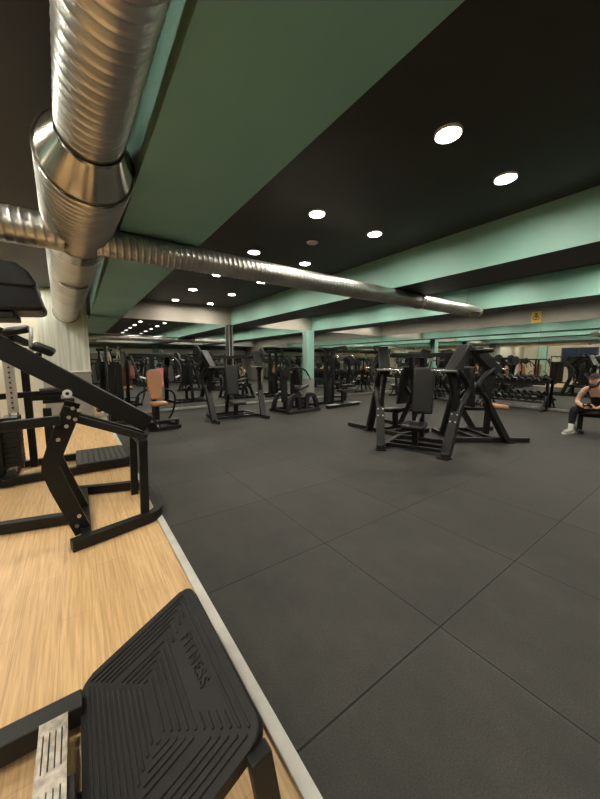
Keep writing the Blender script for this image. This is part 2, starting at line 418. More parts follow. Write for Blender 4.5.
MB().cyl(ax(1.24), ax(1.52), RS + .004, RB + .004, n=40, caps=False).cyl(ax(1.505), ax(1.53), RB + .009, n=40, caps=False).cyl(ax(1.22), ax(1.25), RS + .009, n=40, caps=False).build('reducer', 'galv2', du)
spiral(MB(), ax(1.5), ax(2.72), RB, .068, .009, step=.006).build('wide_section', 'galv', du)
MB().cyl(ax(2.70), ax(2.98), RB + .008, n=40, caps=False).cyl(ax(2.70), ax(2.72), RB + .013, n=40, caps=False).cyl(ax(2.96), ax(2.98), RB + .013, n=40, caps=False).build('joint_band', 'galv2', du)
spiral(MB(), ax(2.95), ax(8.64), RB - .004, .14, .003, n=36).build('wide_section', 'galv', du)
MB().torus(ax(8.6), (A1 - A0), RB + .002, .012, 36, 8).build('end_ring', 'galv2', du)
v = MB()
c = ax(4.15)
for k in range(7):
    th = R(-90 - 27 + 9 * k)
    p = c + Vector((math.cos(th), 0, math.sin(th))) * (RB + .012)
    v.box(p, (.042, .03, .012), (0, -th - PI / 2, 0))
for k in range(10):
    for dy in (-.05, .05):
        th = R(-90 - 32 + 7.1 * k); p = c + Vector((math.cos(th) * (RB + .008), dy, math.sin(th) * (RB + .008)))
        v.box(p, (.036, .018, .016), (0, -th - PI / 2, 0))
for th in (R(-90 - 33), R(-90 + 33)):
    v.box(c + Vector((math.cos(th) * (RB + .008), 0, math.sin(th) * (RB + .008))), (.016, .12, .016), (0, -th - PI / 2, 0))
v.build('vent_grille', 'galv2', du)
for y in (-1.1, .6, 3.6, 6.4):
    p = ax(y); MB().box((p.x, y, (p.z + HC) / 2 + .1), (.03, .004, HC - p.z - .2)).build('hanger_strap', 'galv2', du)

bz, by = 2.510, 2.53
bd = thing('branch_duct', 'long thin spiral branch duct crossing below the beams to the right', 'duct', (0, 0, 0))
spiral(MB(), (-1.34, by, bz), (3.35, by, bz), .116, .055, .0045, n=32).build('spiral_section', 'galv', bd)
MB().cyl((3.32, by, bz), (3.42, by, bz), -.0 + .124, n=32, caps=False).torus((3.34, by, bz), (1, 0, 0), .121, .007, 32, 8).torus((3.41, by, bz), (1, 0, 0), .121, .007, 32, 8).build('joint_band', 'galv2', bd)
spiral(MB(), (3.4, by, bz), (5.45, by, bz), .114, .11, .004, n=32).cyl((5.38, by, bz), (5.46, by, bz), .119, n=32).build('spiral_section', 'galv', bd)
g = MB(); gx = 5.15; gd = Vector((0, -.80, -.6)).normalized(); up = Vector((0, -gd.z, gd.y))
rm = Matrix((Vector((1, 0, 0)), gd.cross(Vector((1, 0, 0))), gd)).transposed()
cc0 = Vector((gx, by, bz)) + gd * .117
for sgn in (-1, 1):
    g.box(cc0 + rm @ Vector((0, sgn * .045, 0)), (.30, .014, .03), rm); g.box(cc0 + rm @ Vector((sgn * .15, 0, 0)), (.014, .10, .03), rm)
for k in range(9): g.box(cc0 + rm @ Vector((-.12 + .03 * k, 0, -.002)), (.010, .09, .016), rm)
g.build('vent_grille', 'galv2', bd)
for x in (-.8, 3.05): MB().box((x, by, (bz + HB) / 2 + .07), (.03, .004, .06)).build('hanger_strap', 'galv2', bd)
MB().box((5.0, by, (bz + HC) / 2 + .07), (.03, .004, HC - bz - .14)).build('hanger_strap', 'galv2', bd)
bl = thing('branch_duct', 'short spiral branch duct leaving the big duct to the left', 'duct', (0, 0, 0))
spiral(MB(), (-5.2, by - .02, bz), (-1.56, by - .02, bz), .131, .06, .0045, n=32).build('spiral_section', 'galv', bl)
MB().cyl((-5.26, by - .02, bz), (-5.16, by - .02, bz), .137, n=32).build('end_cap', 'galv2', bl)
for x in (-3.6, -2.6): MB().box((x, by - .02, 2.9), (.03, .004, .52)).build('hanger_strap', 'galv2', bl)

# yellow sign
sg = MB().box((0, 0, 0), (.012, .25, .34), bev=.002).build('wall_sign', 'yellow')
sg.location = (XR - .007, 2.95, 2.815)
tag(sg, 'small yellow wall sign with a dark emblem above the mirrors', 'sign')
e = MB()
for sy in (-1, 1):
    e.torus((-.008, sy * .04, -.03), (1, 0, 0), .042, .009, 20, 6)
    e.bar((-.008, 0, -.02), (-.008, sy * .045, .075), .012, .012, bev=0)
e.bar((-.008, 0, -.10), (-.008, 0, .12), .014, .012, bev=0); e.bar((-.008, -.05, .03), (-.008, .05, .03), .014, .012, bev=0)
e.torus((-.008, 0, .095), (1, 0, 0), .022, .008, 16, 6)
e.build('emblem', 'ink', sg)

# ------------------------------------------------------------------ machines
def bolts(parent, pts, nrm, r=.014):
    for p in pts:
        p = Vector(p); n = Vector(nrm)
        MB().cyl(p, p + n * .012, r, n=8).build('bolt', 'alu', parent)

def pad(c, d, rot=(0, 0, 0), bev=None):
    b = bev or min(d) * .42
    return MB().box(c, d, rot, bev=b, seg=4, smooth=False)

def chest_press(label, loc, rz, hw=.5, seatmat='vinylg', backmat='vinylg', detail=False, group='plate-loaded press machines', weights=0,
                splay=22, rail_front=-.10, depth=.95, seat_at=(.14, .43), lean=1.3, pad_x=0):
    """front faces -Y: two raked slab legs on foot rails, curved arms, tilted box arms, chrome grips, pad and seat"""
    t = thing('chest_press_machine', label, 'press machine', loc, rz, group)
    for s in (-1, 1):
        o = Vector((s * hw, 0, 0)); a = R(splay); bk = Vector((s * math.sin(a), math.cos(a), 0)); sd = Vector((math.cos(a), -s * math.sin(a), 0)) * s
        def P(x, y, z): return o + sd * x + bk * (y + .22 * (lean - 1) * min(1, max(0, z - .03) / .7)) + Vector((0, 0, z))      # x outward, y back, z up
        MB().bar((s * hw, rail_front, .045), (s * (hw * .80), depth, .045), .085, .085).build('foot_rail', 'steel2', t)
        MB().box(P(0, -.03, .012), (.17, .15, .024), (0, 0, -s * a), bev=.004).build('foot_plate', 'steel', t)
        lg = MB().ribbon([P(0, .0, .03), P(0, .22, .76)], .085, .135, sd, rounding=0).build('leg', 'steel2', t)
        if detail: bolts(lg, [P(dx, .133 + dz * .30, .60 + dz) for dx in (-.04, .04) for dz in (-.05, .06)], -bk + Vector((0, 0, .3)), .014)
        MB().tube([P(.03, .20, .66), P(.05, .27, .84), P(.06, .42, .98), P(.04, .40, 1.14), P(.02, .20, 1.30), P(0, .12, 1.36)], .044, n=10).build('press_arm', 'steel', t)
        MB().ribbon([P(-.07, .08, 1.36), P(-.04, .18, 1.05), P(-.02, .20, .70)], [.19, .09], .06, sd, rounding=1).build('link_plate', 'steel', t)
        MB().prism([P(-.13, -.04, 1.33), P(-.13, .40, 1.74), P(-.13, .54, 1.70), P(-.13, .50, 1.60), P(-.13, .10, 1.24)], sd * .17, bev=.012).build('weight_arm', 'steel2', t)
        MB().cyl(P(-.02, .46, 1.64), P(.36, .46, 1.64), .024, n=12).cyl(P(.08, .46, 1.64), P(.10, .46, 1.64), .05, n=14).build('weight_peg', 'steel', t)
        MB().cyl(P(-.30, -.06, 1.335), P(.10, -.08, 1.335), .020, n=12).build('handle', 'chrome', t)
        MB().tube([P(-.30, -.06, 1.335), P(-.33, .0, 1.35), P(-.12, .12, 1.36)], .019, n=8, smooth_path=2).build('handle_bracket', 'steel', t)
        for k in range(weights):
            MB().cyl(P(.11 + .05 * k, .46, 1.64), P(.15 + .05 * k, .46, 1.64), .2, n=24).torus(P(.13 + .05 * k, .46, 1.64), sd, .185, .022, 24, 6).build('weight_plate', 'iron', t)
    f = MB()
    f.bar((-hw, .20, .055), (hw, .20, .055), .06, .06); f.bar((-hw * .9, .50, .05), (hw * .9, .50, .05), .06, .06)
    f.bar((-hw * .82, depth - .04, .05), (hw * .82, depth - .04, .05), .07, .07)
    f.build('base_frame', 'steel', t)
    fr = MB(); fr.bar((0, depth, .06), (0, .62, 1.55), .08, .10); fr.bar((-hw, .52, 1.58), (hw, .52, 1.58), .07, .07); fr.bar((0, .80, .62), (0, .50, .95), .06, .07)
    fr.build('mast', 'steel', t)
    pad((pad_x, .48, .985), (.34, .075, .78), (R(-7), 0, 0)).build('backrest', backmat, t)
    sy, sz = seat_at
    MB().bar((0, sy + .14, .05), (0, sy + .12, sz - .05), .09, .09).bar((0, sy + .1, sz - .06), (0, .66, .56), .06, .06).build('seat_post', 'steel', t)
    pad((0, sy, sz), (.36, .36, .085), (R(6), 0, 0)).build('seat', seatmat, t)
    return t

def arch_machine(label, loc, rz, group=None):
    t = thing('leg_curl_machine', label, 'leg machine', loc, rz, group)
    f = MB()
    f.bar((-.62, -.02, .05), (.62, -.02, .05), .09, .09); f.bar((-.62, .82, .05), (.62, .82, .05), .09, .09)
    f.bar((-.5, 0, .05), (-.5, .82, .05), .08, .08); f.bar((.5, 0, .05), (.5, .82, .05), .08, .08)
    f.build('base_frame', 'steel2', t)
    for y in (.05, .72):
        for s in (-1, 1):
            MB().ribbon([(s * .56, y, .08), (s * .52, y, .30), (s * .40, y, .50), (s * .22, y, .52), (s * .14, y, .34), (s * .12, y, .10)], .10, .10, (0, 1, 0), rounding=3).build('fender', 'steel2', t)
    MB().bar((-.42, .38, .30), (-.46, .38, 1.28), .15, .12).build('mast', 'steel2', t)
    MB().bar((-.5, .38, .36), (.45, .38, .36), .1, .1).bar((0.05, .38, .1), (0.05, .38, .62), .08, .08).build('seat_support', 'steel', t)
    pad((.16, .38, .70), (.46, .42, .09), (0, R(-16), 0)).build('seat', 'vinylg', t)
    pad((.02, .38, 1.06), (.10, .34, .62), (0, R(-14), 0)).build('backrest', 'vinylg', t)
    MB().bar((-.12, .38, .5), (-.10, .38, 1.4), .09, .08).build('back_post', 'steel', t)
    for s in (-1, 1):
        MB().tube([(-.42, .38 + s * .1, 1.22), (-.36, .38 + s * .42, 1.30), (-.05, .38 + s * .46, 1.26), (.12, .38 + s * .46, 1.05)], .024, n=8).build('lever_arm', 'steel', t)
        MB().cyl((.1, .38 + s * .46, 1.08), (.17, .38 + s * .46, .96), .024, n=10).build('handle', 'chrome', t)
        MB().cyl((-.46, .38 + s * .06, 1.18), (-.46, .38 + s * .38, 1.18), .03, n=10).build('weight_peg', 'chrome', t)
        MB().cyl((-.46, .38 + s * .14, 1.18), (-.46, .38 + s * .18, 1.18), .16, n=22).build('weight_plate', 'iron', t)
    return t

def pulldown(label, loc, rz, group=None):
    t = thing('pulldown_machine', label, 'pulldown machine', loc, rz, group)
    f = MB()
    f.bar((-.75, 0, .05), (.75, 0, .05), .10, .09); f.bar((-.75, .85, .05), (.75, .85, .05), .10, .09); f.bar((0, 0, .05), (0, .85, .05), .1, .09)
    f.build('base_frame', 'steel2', t)
    for s in (-1, 1):
        MB().box((s * .52, -.02, .11), (.46, .20, .018), bev=.004).build('foot_plate', 'alu', t)
    for s in (-1, 1):
        MB().bar((s * .15 - .2, .48, .08), (s * .15 - .2, .48, 1.86), .09, .12).build('upright', 'steel', t)
    MB().bar((-.48, .48, 1.86), (.1, .48, 1.86), .12, .1).bar((-.2, .48, 1.86), (-.1, -.14, 1.92), .1, .09).build('top_beam', 'steel', t)
    MB().box((-.2, .48, .52), (.18, .10, .80), bev=.004).build('weight_stack', 'iron', t)
    MB().cyl((-.1, -.16, 1.86), (-.1, -.10, 1.86), .07, n=18).build('pulley', 'steel2', t)
    MB().tube([(-.5, -.13, 1.58), (-.35, -.13, 1.68), (.15, -.13, 1.68), (.30, -.13, 1.58)], .016, n=8).cyl((-.1, -.13, 1.68), (-.1, -.13, 1.86), .006, n=6).build('pull_bar', 'chrome', t)
    pad((.15, .18, .50), (.32, .30, .09)).build('seat', 'vinylg', t)
    MB().bar((.15, .2, .09), (.15, .2, .46), .07, .07).bar((.15, .2, .3), (-.05, .45, .3), .06, .06).build('seat_post', 'steel', t)
    MB().cyl((-.12, .02, .68), (.42, .02, .68), .06, n=16).build('knee_roller', 'vinyl', t)
    MB().bar((.15, .02, .68), (.15, .3, .45), .05, .05).build('roller_arm', 'steel', t)
    for s in (-1, 1):
        MB().ribbon([(.45 * s + .2, .55, .1), (.50 * s + .2, .50, .8), (.42 * s + .2, .3, 1.2), (.32 * s + .2, .36, 1.55)], .09, .06, (1, 0, 0)).build('lever_arm', 'steel', t)
        MB().cyl((.36 * s + .2, .34, 1.5), (.36 * s + .2 + s * .3, .34, 1.5), .025, n=10).build('weight_peg', 'chrome', t)
        MB().cyl((.36 * s + .2 + s * .10, .34, 1.5), (.36 * s + .2 + s * .14, .34, 1.5), .19, n=24).build('weight_plate', 'iron', t)
        MB().cyl((.40 * s + .2, .22, .78), (.40 * s + .2, .02, .80), .018, n=10).build('handle', 'chrome', t)
    return t

def cable_tower(label, loc, rz, group=None, w=.34):
    t = thing('cable_tower', label, 'cable machine', loc, rz, group)
    for s in (-1, 1):
        MB().box((s * w * .26, 0, .77), (w * .47, .16, 1.38), bev=.012).build('shroud', 'steel', t)
    MB().box((0, .0, .04), (w + .3, .5, .08), bev=.01).build('base_plate', 'steel2', t)
    MB().bar((-w / 2, .09, .06), (-w / 2, .09, 1.80), .05, .06).bar((w / 2, .09, .06), (w / 2, .09, 1.80), .05, .06).bar((-w / 2 - .06, .06, 1.80), (w / 2 + .06, .06, 1.80), .07, .07).build('tower_frame', 'steel2', t)
    for s in (-1, 1):
        MB().tube([(s * .05, -.02, 1.42), (s * .07, -.10, 1.60), (s * .12, -.10, 1.74), (s * .1, .05, 1.8)], .017, n=8).build('pulley_arm', 'alu', t)
        MB().cyl((s * .11 - .012, -.11, 1.72), (s * .11 + .012, -.11, 1.72), .05, n=16).build('pulley', 'steel2', t)
        MB().tube([(s * .11, -.16, 1.72), (s * .11, -.17, 1.4)], .006, n=6, smooth_path=0).build('cable', 'alu', t)
    return t

def tan_machine(label, loc, rz, group=None, towel=False):
    t = thing('shoulder_press_machine', label, 'press machine', loc, rz, group)
    f = MB()
    f.bar((-.30, -.02, .05), (.30, -.02, .05), .09, .08); f.bar((-.30, -.02, .05), (-.30, .75, .05), .07, .08); f.bar((.30, -.02, .05), (.30, .75, .05), .07, .08)
    f.bar((-.34, .75, .05), (.34, .75, .05), .08, .08)
    f.build('base_frame', 'steel', t)
    MB().box((.04, .02, .21), (.46, .16, .03), bev=.006).box((-.15, .02, .12), (.05, .14, .18), bev=.004).box((.25, .02, .12), (.05, .14, .18), bev=.004).build('foot_step', 'steel2', t)
    MB().bar((-.08, .32, .08), (-.08, .30, .50), .10, .10).build('seat_post', 'steel', t)
    pad((-.05, .22, .555), (.30, .32, .10), (R(-4), 0, 0)).build('seat', 'tan', t)
    # tapering back pad with rounded head
    prof = [(-.125, -.30), (-.145, .05), (-.16, .22), (-.13, .31), (-.06, .335), (.06, .335), (.13, .31), (.16, .22), (.145, .05), (.125, -.30), (.09, -.33), (-.09, -.33)]
    rm = Euler((R(-9), 0, 0)).to_matrix()
    MB().prism([Vector((-.06, .40, .965)) + rm @ Vector((x, -.04, z)) for x, z in prof], rm @ Vector((0, .085, 0)), bev=.028, seg=3).build('backrest', 'tan', t)
    MB().bar((-.06, .52, .06), (-.06, .52, 1.62), .09, .09).bar((-.5, .56, 1.60), (.4, .56, 1.60), .08, .08).build('mast', 'steel', t)
    for s in (-1, 1):
        MB().tube([(s * .42 - .05, .56, 1.58), (s * .46 - .05, .30, 1.52), (s * .46 - .05, .06, 1.30), (s * .40 - .05, .02, 1.12)], .024, n=8).build('press_arm', 'steel', t)
        MB().cyl((s * .40 - .05, .02, 1.16), (s * .30 - .05, -.02, 1.12), .02, n=10).build('handle', 'white', t)
        MB().tube([(s * .30, .72, .08), (s * .42, .62, .35), (s * .42, .50, .75), (s * .20, .50, .85)], .024, n=8).build('side_rail', 'steel', t)
        MB().cyl((s * .44 - .05, .56, 1.5), (s * .74 - .05, .56, 1.5), .025, n=10).build('weight_peg', 'chrome', t)
        MB().cyl((s * .54 - .05, .56, 1.5), (s * .58 - .05, .56, 1.5), .18, n=24).build('weight_plate', 'iron', t)
    return t

def bench(label, loc, rz, m='vinyl', group=None):
    t = thing('flat_bench', label, 'bench', loc, rz, group)
    pad((0, 0, .43), (.32, 1.16, .08)).build('seat', m, t)
    MB().bar((0, -.45, .36), (0, .45, .36), .07, .06).build('spine_beam', 'steel', t)
    for y in (-.42, .42):
        MB().bar((0, y, .06), (0, y, .36), .08, .08).bar((-.26, y, .035), (.26, y, .035), .08, .07).build('leg', 'steel', t)
    return t

# --- the three-station press pod in the middle of the mats
PC = Vector((3.93, 2.64, 0))
def station(az, label, seatmat, dist=1.3, **k):
    a = R(az); back = Vector((math.sin(a), math.cos(a), 0)); p = PC - back * dist
    return chest_press(label, p, -a, hw=.5, seatmat=seatmat, detail=True, **k)
station(66, 'black press machine in the middle of the mats with its black pad facing the camera', 'vinyl', pad_x=.06)
station(302, 'black press machine backing onto the middle pod, tan seat toward the seated person', 'tan', 1.3, rail_front=-.42, seat_at=(-.08, .605), lean=2.1, splay=4)
station(182, 'black press machine of the middle pod facing the far mirrors', 'vinyl', 1.0, rail_front=-.62, depth=.80)

# --- row along the far mirrors
tan_machine('tan padded shoulder press in front of the far mirror beside the black cable tower', (-.06, 6.25, 0), R(6), 'machines along the far mirrors')
TM = bpy.data.objects['shoulder_press_machine']
MB().bar((-.06, .50, 1.30), (.20, .50, 1.30), .025, .025).build('towel_bar', 'steel', TM)
tw = MB()
for sy, z0 in ((-1, .90), (1, 1.0)): tw.box((.09, .50 + sy * .022, (z0 + 1.318) / 2), (.14, .008, 1.318 - z0), bev=.003)
tw.box((.09, .50, 1.320), (.14, .052, .008), bev=.003)
tw = tw.build('towel', 'pink'); tw.location = TM.location; tw.rotation_euler = TM.rotation_euler
tag(tw, 'pink towel hanging beside the back pad of the tan shoulder press', 'towel')
cable_tower('tall black cable tower in front of the far mirror beside the pale column', (-.83, 7.6, 0), 0, 'machines along the far mirrors', .29)
chest_press('black press machine in the far row in front of the narrow dark column', (1.75, 6.42, 0), R(-2), hw=.66, group='machines along the far mirrors', weights=1, splay=10, rail_front=-.3)
arch_machine('black leg machine with arched fenders in the far row left of the green column', (3.75, 6.4, 0), R(6), 'machines along the far mirrors')
pulldown('black pulldown machine with shiny foot plates in the far row', (5.50, 6.60, 0), R(4), 'machines along the far mirrors')
tan_machine('tan seated press machine behind the middle pod near the room corner', (6.5, 4.7, 0), R(-70), 'machines along the far mirrors')

# --- dumbbell racks along the sign wall
def rack(y0, label):
    t = thing('dumbbell_rack', label, 'dumbbell rack', (9.64, y0, 0), 0, 'dumbbell racks')
    for s in (-1, 1):
        MB().bar((.22, s * .86, 0.02), (.12, s * .86, .98), .06, .07, up=(0, 1, 0)).bar((-.26, s * .86, .03), (.28, s * .86, .03), .06, .06).bar((-.20, s * .86, .04), (.16, s * .86, .44), .04, .05, up=(0, 1, 0)).build('leg', 'steel', t)
    for z, dx in ((.84, -.02), (.32, -.12)):
        m = MB()
        for q in (-.11, .11): m.bar((dx + q, -.88, z + q * .3), (dx + q, .88, z + q * .3), .03, .06)
        m.build('shelf_rail', 'steel2', t)
    return t
DB = None
def dumbbell(label, loc, group):
    global DB
    if DB is None:
        DB = thing('dumbbell', label, 'dumbbell', loc, 0, group)
        MB().cyl((-.07, 0, 0), (.07, 0, 0), .016, n=12).cyl((-.03, 0, 0), (.03, 0, 0), .019, n=12).build('handle', 'chrome', DB)
        for s in (-1, 1):
            MB().cyl((s * .06, 0, 0), (s * .165, 0, 0), .072, n=16).torus((s * .16, 0, 0), (1, 0, 0), .060, .012, 18, 6).torus((s * .07, 0, 0), (1, 0, 0), .060, .012, 18, 6).build('weight_head', 'iron', DB)
        KID[DB.name] = kids(DB); o = DB
    else: o = dup(DB)
    o.location = loc; o['label'] = label; o['group'] = group
    o.rotation_euler = (0, R(-17), 0)
    return o
for i, (y0, nm) in enumerate(((3.30, 'rack nearest the person'), (5.15, 'middle dumbbell rack'), (7.0, 'rack nearest the room corner'))):
    rack(y0, 'two tier black dumbbell rack, the %s' % ['one nearest the seated person', 'middle one of three', 'one nearest the room corner'][i])
    for j, (z, dx) in enumerate(((.84, -.02), (.32, -.12))):
        for k in range(8):
            dumbbell('dumbbell %s from the person, %s tier, %s' % (ORD[k], ['top', 'bottom'][j], nm), (9.64 + dx, y0 - .665 + .19 * k, z + .115), 'dumbbells on the racks')

# --- bench, seated person and phone
bench('flat black bench under the seated person at the edge of the mats', (7.12, .62, 0), R(20), 'cap')

def skin_body(name, chains, m, parent=None, sub=2):
    """chains: lists of (point, radius[, radius2]); points that coincide are shared, the first point of the first chain is the root"""
    key = {}; V = []; Rr = []; E = []; roots = set()
    for ch in chains:
        prev = None
        for p in ch:
            k = tuple(round(c, 4) for c in p[0])
            if k not in key:
                key[k] = len(V); V.append(p[0]); Rr.append((p[1], p[2] if len(p) > 2 else p[1]))
            i = key[k]
            if prev is None and i == len(V) - 1: roots.add(i)
            if prev is not None and prev != i: E.append((prev, i))
            prev = i
    me = bpy.data.meshes.new(name); bm = bmesh.new(); ly = bm.verts.layers.skin.verify()
    vs = [bm.verts.new(v) for v in V]
    for i, v in enumerate(vs): v[ly].radius = Rr[i]; v[ly].use_root = (i in roots)
    for i, j in E: bm.edges.new((vs[i], vs[j]))
    bm.to_mesh(me); bm.free()
    me.materials.append(M[m])
    o = bpy.data.objects.new(name, me); COL.objects.link(o)
    s = o.modifiers.new('Skin', 'SKIN'); s.use_smooth_shade = True; s.branch_smoothing = .4
    u = o.modifiers.new('Sub', 'SUBSURF'); u.levels = u.render_levels = sub
    bpy.context.view_layer.update()
    dg = bpy.context.evaluated_depsgraph_get()
    real = bpy.data.meshes.new_from_object(o.evaluated_get(dg), depsgraph=dg)
    o.modifiers.clear(); o.data = real
    real.materials.clear(); real.materials.append(M[m])
    for p in real.polygons: p.use_smooth = True
    if parent is not None: o.parent = parent
    return o

# local person frame: +X is where the person faces, +Y the person's left, origin on the floor under the hips
PB = (7.06, .74, 0); PR = R(172)
def hand_chains(w, d, side, palm_n, curl):
    """wrist W, finger direction D, thumb toward SIDE; fingers bend toward PALM_N"""
    w, d, side, pn = Vector(w), Vector(d).normalized(), Vector(side).normalized(), Vector(palm_n).normalized()
    ch = [[(w - d * .022, .023, .019), (w, .024, .019), (w + d * .045, .036, .016), (w + d * .082, .037, .015)]]
    for off, ln in ((.028, .070), (.0095, .078), (-.0095, .072), (-.028, .056)):
        b = w + d * .082 + side * off
        k1 = b + d * ln * .42 + pn * ln * .10 * curl
        k2 = k1 + d * ln * .28 + pn * ln * .26 * curl
        k3 = k2 + d * ln * .12 + pn * ln * .28 * curl
        ch.append([(w + d * .050 + side * off * .5, .011), (b, .0098), (k1, .009), (k2, .0085), (k3, .0075)])
    tb = w + d * .03 + side * .024
    ch.append([(w + d * .012 + side * .008, .012), (tb, .0125), (tb + side * .026 + d * .022 + pn * .012, .011), (tb + side * .034 + d * .048 + pn * .026, .0095)])
    return ch

def make_person():
    t = thing('person', 'person in a black tank top and cap sitting on a bench looking at a phone', 'person', PB, PR)
    pel = (0, 0, .565); sp1 = (.07, 0, .68); sp2 = (.15, 0, .80); ch = (.225, 0, .905); nk = (.30, 0, 1.0); hd0 = (.335, 0, 1.045)
    C = [[(pel, .15, .12), (sp1, .14, .11), (sp2, .145, .115), (ch, .155, .11), (nk, .058, .056), (hd0, .055, .055)]]
    for s in (-1, 1):
        sh = (.235, s * .185, .925); el = (.345, s * .27, .665); wr = (.50, s * .10, .575)
        C.append([(ch, .155, .11), ((.235, s * .11, .935), .078, .07), (sh, .062), ((.285, s * .235, .80), .050), (el, .040), ((.42, s * .19, .625), .040), (wr, .025, .022)])
        hp = (.02, s * .095, .525); kn = (.445, s * .27, .50); an = (.46, s * .275, .10)
        C.append([(pel, .15, .12), (hp, .10), ((.2, s * .18, .54), .088), (kn, .060), ((.435, s * .275, .36), .058), ((.455, s * .275, .20), .040), (an, .034), ((.50, s * .28, .05), .034, .03), ((.60, s * .295, .035), .036, .022)])
    body = skin_body('body', C, 'skin', t)
    # hands: one closed on each end of the phone
    for s in (-1, 1):
        H = hand_chains((.497, s * .103, .577), (.50, -s * .46, .10), (.15, 0, 1), (-.25, -s * .8, .1), .8)
        ho = skin_body('hand', H, 'skin', None, sub=1)
        jb = bmesh.new(); jb.from_mesh(body.data); jb.from_mesh(ho.data); jb.to_mesh(body.data); jb.free()
        bpy.data.objects.remove(ho)
    # head with a face
    hb = bmesh.new(); bmesh.ops.create_uvsphere(hb, u_segments=32, v_segments=24, radius=1)
    for v in hb.verts:
        x, y, z = v.co
        X, Y, Z = x * .098, y * .076, z * .118
        if z < -.1 and x > 0: X *= 1 - .10 * (-z); Y *= 1 - .32 * (-z - .1)
        if x < 0: X *= 1.02
        if z < -.3 and x < 0: X *= .72
        n = math.exp(-((y / .20) ** 2) - (((z + .12) / .2) ** 2)) if x > .5 else 0
        X += .022 * n
        for sy in (-1, 1):
            X -= .012 * math.exp(-(((y - sy * .42) / .17) ** 2) - (((z - .08) / .11) ** 2)) if x > .4 else 0
        X += .006 * (math.exp(-((y / .3) ** 2) - (((z + .48) / .06) ** 2)) + math.exp(-((y / .3) ** 2) - (((z + .60) / .06) ** 2))) if x > .4 else 0
        v.co = (X, Y, Z)
    for f in hb.faces: f.smooth = True
    me = bpy.data.meshes.new('head'); hb.to_mesh(me); hb.free(); me.materials.append(M['skin'])
    head = bpy.data.objects.new('head', me); COL.objects.link(head); head.parent = t
    head.location = (.385, -.01, 1.105); head.rotation_euler = (0, R(13), R(-6))
    for s in (-1, 1):
        MB().ball((.0845, s * .031, .006), .0095, n=10).build('eye', 'white', head)
        MB().ball((.0915, s * .031, .003), .0050, n=8).build('pupil', 'cloth', head)
        MB().ball((-.004, s * .077, -.008), .03, (.6, .28, 1.05), n=10).build('ear', 'skin', head)
        MB().tube([(.090, s * .018, .030), (.088, s * .034, .036), (.072, s * .050, .031)], .005, n=6).build('eyebrow', 'hair', head)
    MB().tube([(.092, -.026, -.062), (.098, 0, -.059), (.092, .026, -.062)], .005, n=6).build('mouth', 'skin', head)
    b = MB()
    for s in (-1, 1):
        b.tube([(.005, s * .074, -.01), (.02, s * .072, -.06), (.05, s * .052, -.10), (.085, s * .018, -.115)], .018, n=8)
        b.tube([(.092, s * .034, -.066), (.100, s * .014, -.050), (.101, 0, -.049)], .007, n=6)
    b.ball((.066, 0, -.098), .046, (1, 1.15, .85)); b.build('beard', 'hair', head)
    c = MB(); c.ball((-.010, 0, .048), .106, (.98, .80, .92), n=20)
    bm = c.bm
    bmesh.ops.delete(bm, geom=[v for v in bm.verts if v.co.z < .056], context='VERTS')
    for v in bm.verts:
        pass
    c.torus((-.008, 0, .060), (0, 0, 1), .086, .010, 28, 6)
    c.prism([(.055, -.06, .062), (.095, -.052, .064), (.132, -.03, .062), (.140, 0, .061), (.132, .03, .062), (.095, .052, .064), (.055, .06, .062)], (0, 0, .010), bev=.003)
    c.build('cap', 'cap', head)
    # clothes, a little outside the body
    T = [[((-.01, 0, .60), .163, .135), (sp1, .155, .125), (sp2, .158, .128), ((.225, 0, .88), .185, .150), ((.262, 0, .935), .125, .095)]]
    for s in (-1, 1): T.append([((.225, 0, .88), .185, .150), ((.25, s * .095, .95), .068, .075), ((.235, s * .11, .992), .036, .034)])
    skin_body('tank_top', T, 'cloth', t)
    Q = [[((-.02, 0, .50), .150, .125), ((0, 0, .56), .168, .132), ((.035, 0, .615), .163, .130), ((.05, 0, .650), .157, .125)]]
    for s in (-1, 1):
        hp = (.02, s * .095, .525); kn = (.445, s * .27, .50)
        Q.append([((.0, s * .03, .528), .122), (hp, .121), ((.2, s * .18, .54), .100), (kn, .080), ((.435, s * .275, .36), .070), ((.455, s * .275, .21), .052), ((.457, s * .275, .20), .052)])
    skin_body('trousers', Q, 'cloth', t)
    for s in (-1, 1):
        MB().tube([(.455, s * .275, .235), (.46, s * .275, .16), (.462, s * .276, .085)], (.044, .045), n=12).build('sock', 'sock', t)
        sh = skin_body('shoe', [[((.425, s * .27, .062), .046, .046), ((.47, s * .277, .068), .050, .05), ((.545, s * .288, .060), .050, .042), ((.625, s * .297, .050), .050, .034), ((.670, s * .301, .044), .036, .026)]], 'shoe', t)
        MB().prism([(.375, s * .27 - .034, .004), (.375, s * .27 + .034, .004), (.50, s * .28 + .042, .004), (.62, s * .297 + .046, .004), (.675, s * .302 + .036, .004), (.70, s * .304 + .012, .004), (.70, s * .304 - .012, .004), (.675, s * .302 - .034, .004), (.62, s * .297 - .044, .004), (.50, s * .28 - .036, .004)], (0, 0, .028), bev=.006).build('sole', 'sole', sh)
        l = MB()
        for k in range(4): l.tube([(.51 + .025 * k, s * .284 - .026, .092 - .009 * k), (.51 + .025 * k, s * .284 + .026, .092 - .009 * k)], .005, n=6, smooth_path=0)
        l.build('lace', 'sole', sh)
    # tattoo sleeve on the arm nearer the mirrors
    s = -1
    skin_body('tattoo', [[((.252, s * .20, .885), .0595), ((.285, s * .235, .80), .0525), ((.325, s * .257, .71), .046)]], 'ink2', body, sub=2)
    return t
make_person()
ph = MB().box((0, 0, 0), (.15, .075, .009), bev=.003).build('phone', 'screen')
pm = Matrix.Translation(PB) @ Matrix.Rotation(PR, 4, 'Z')
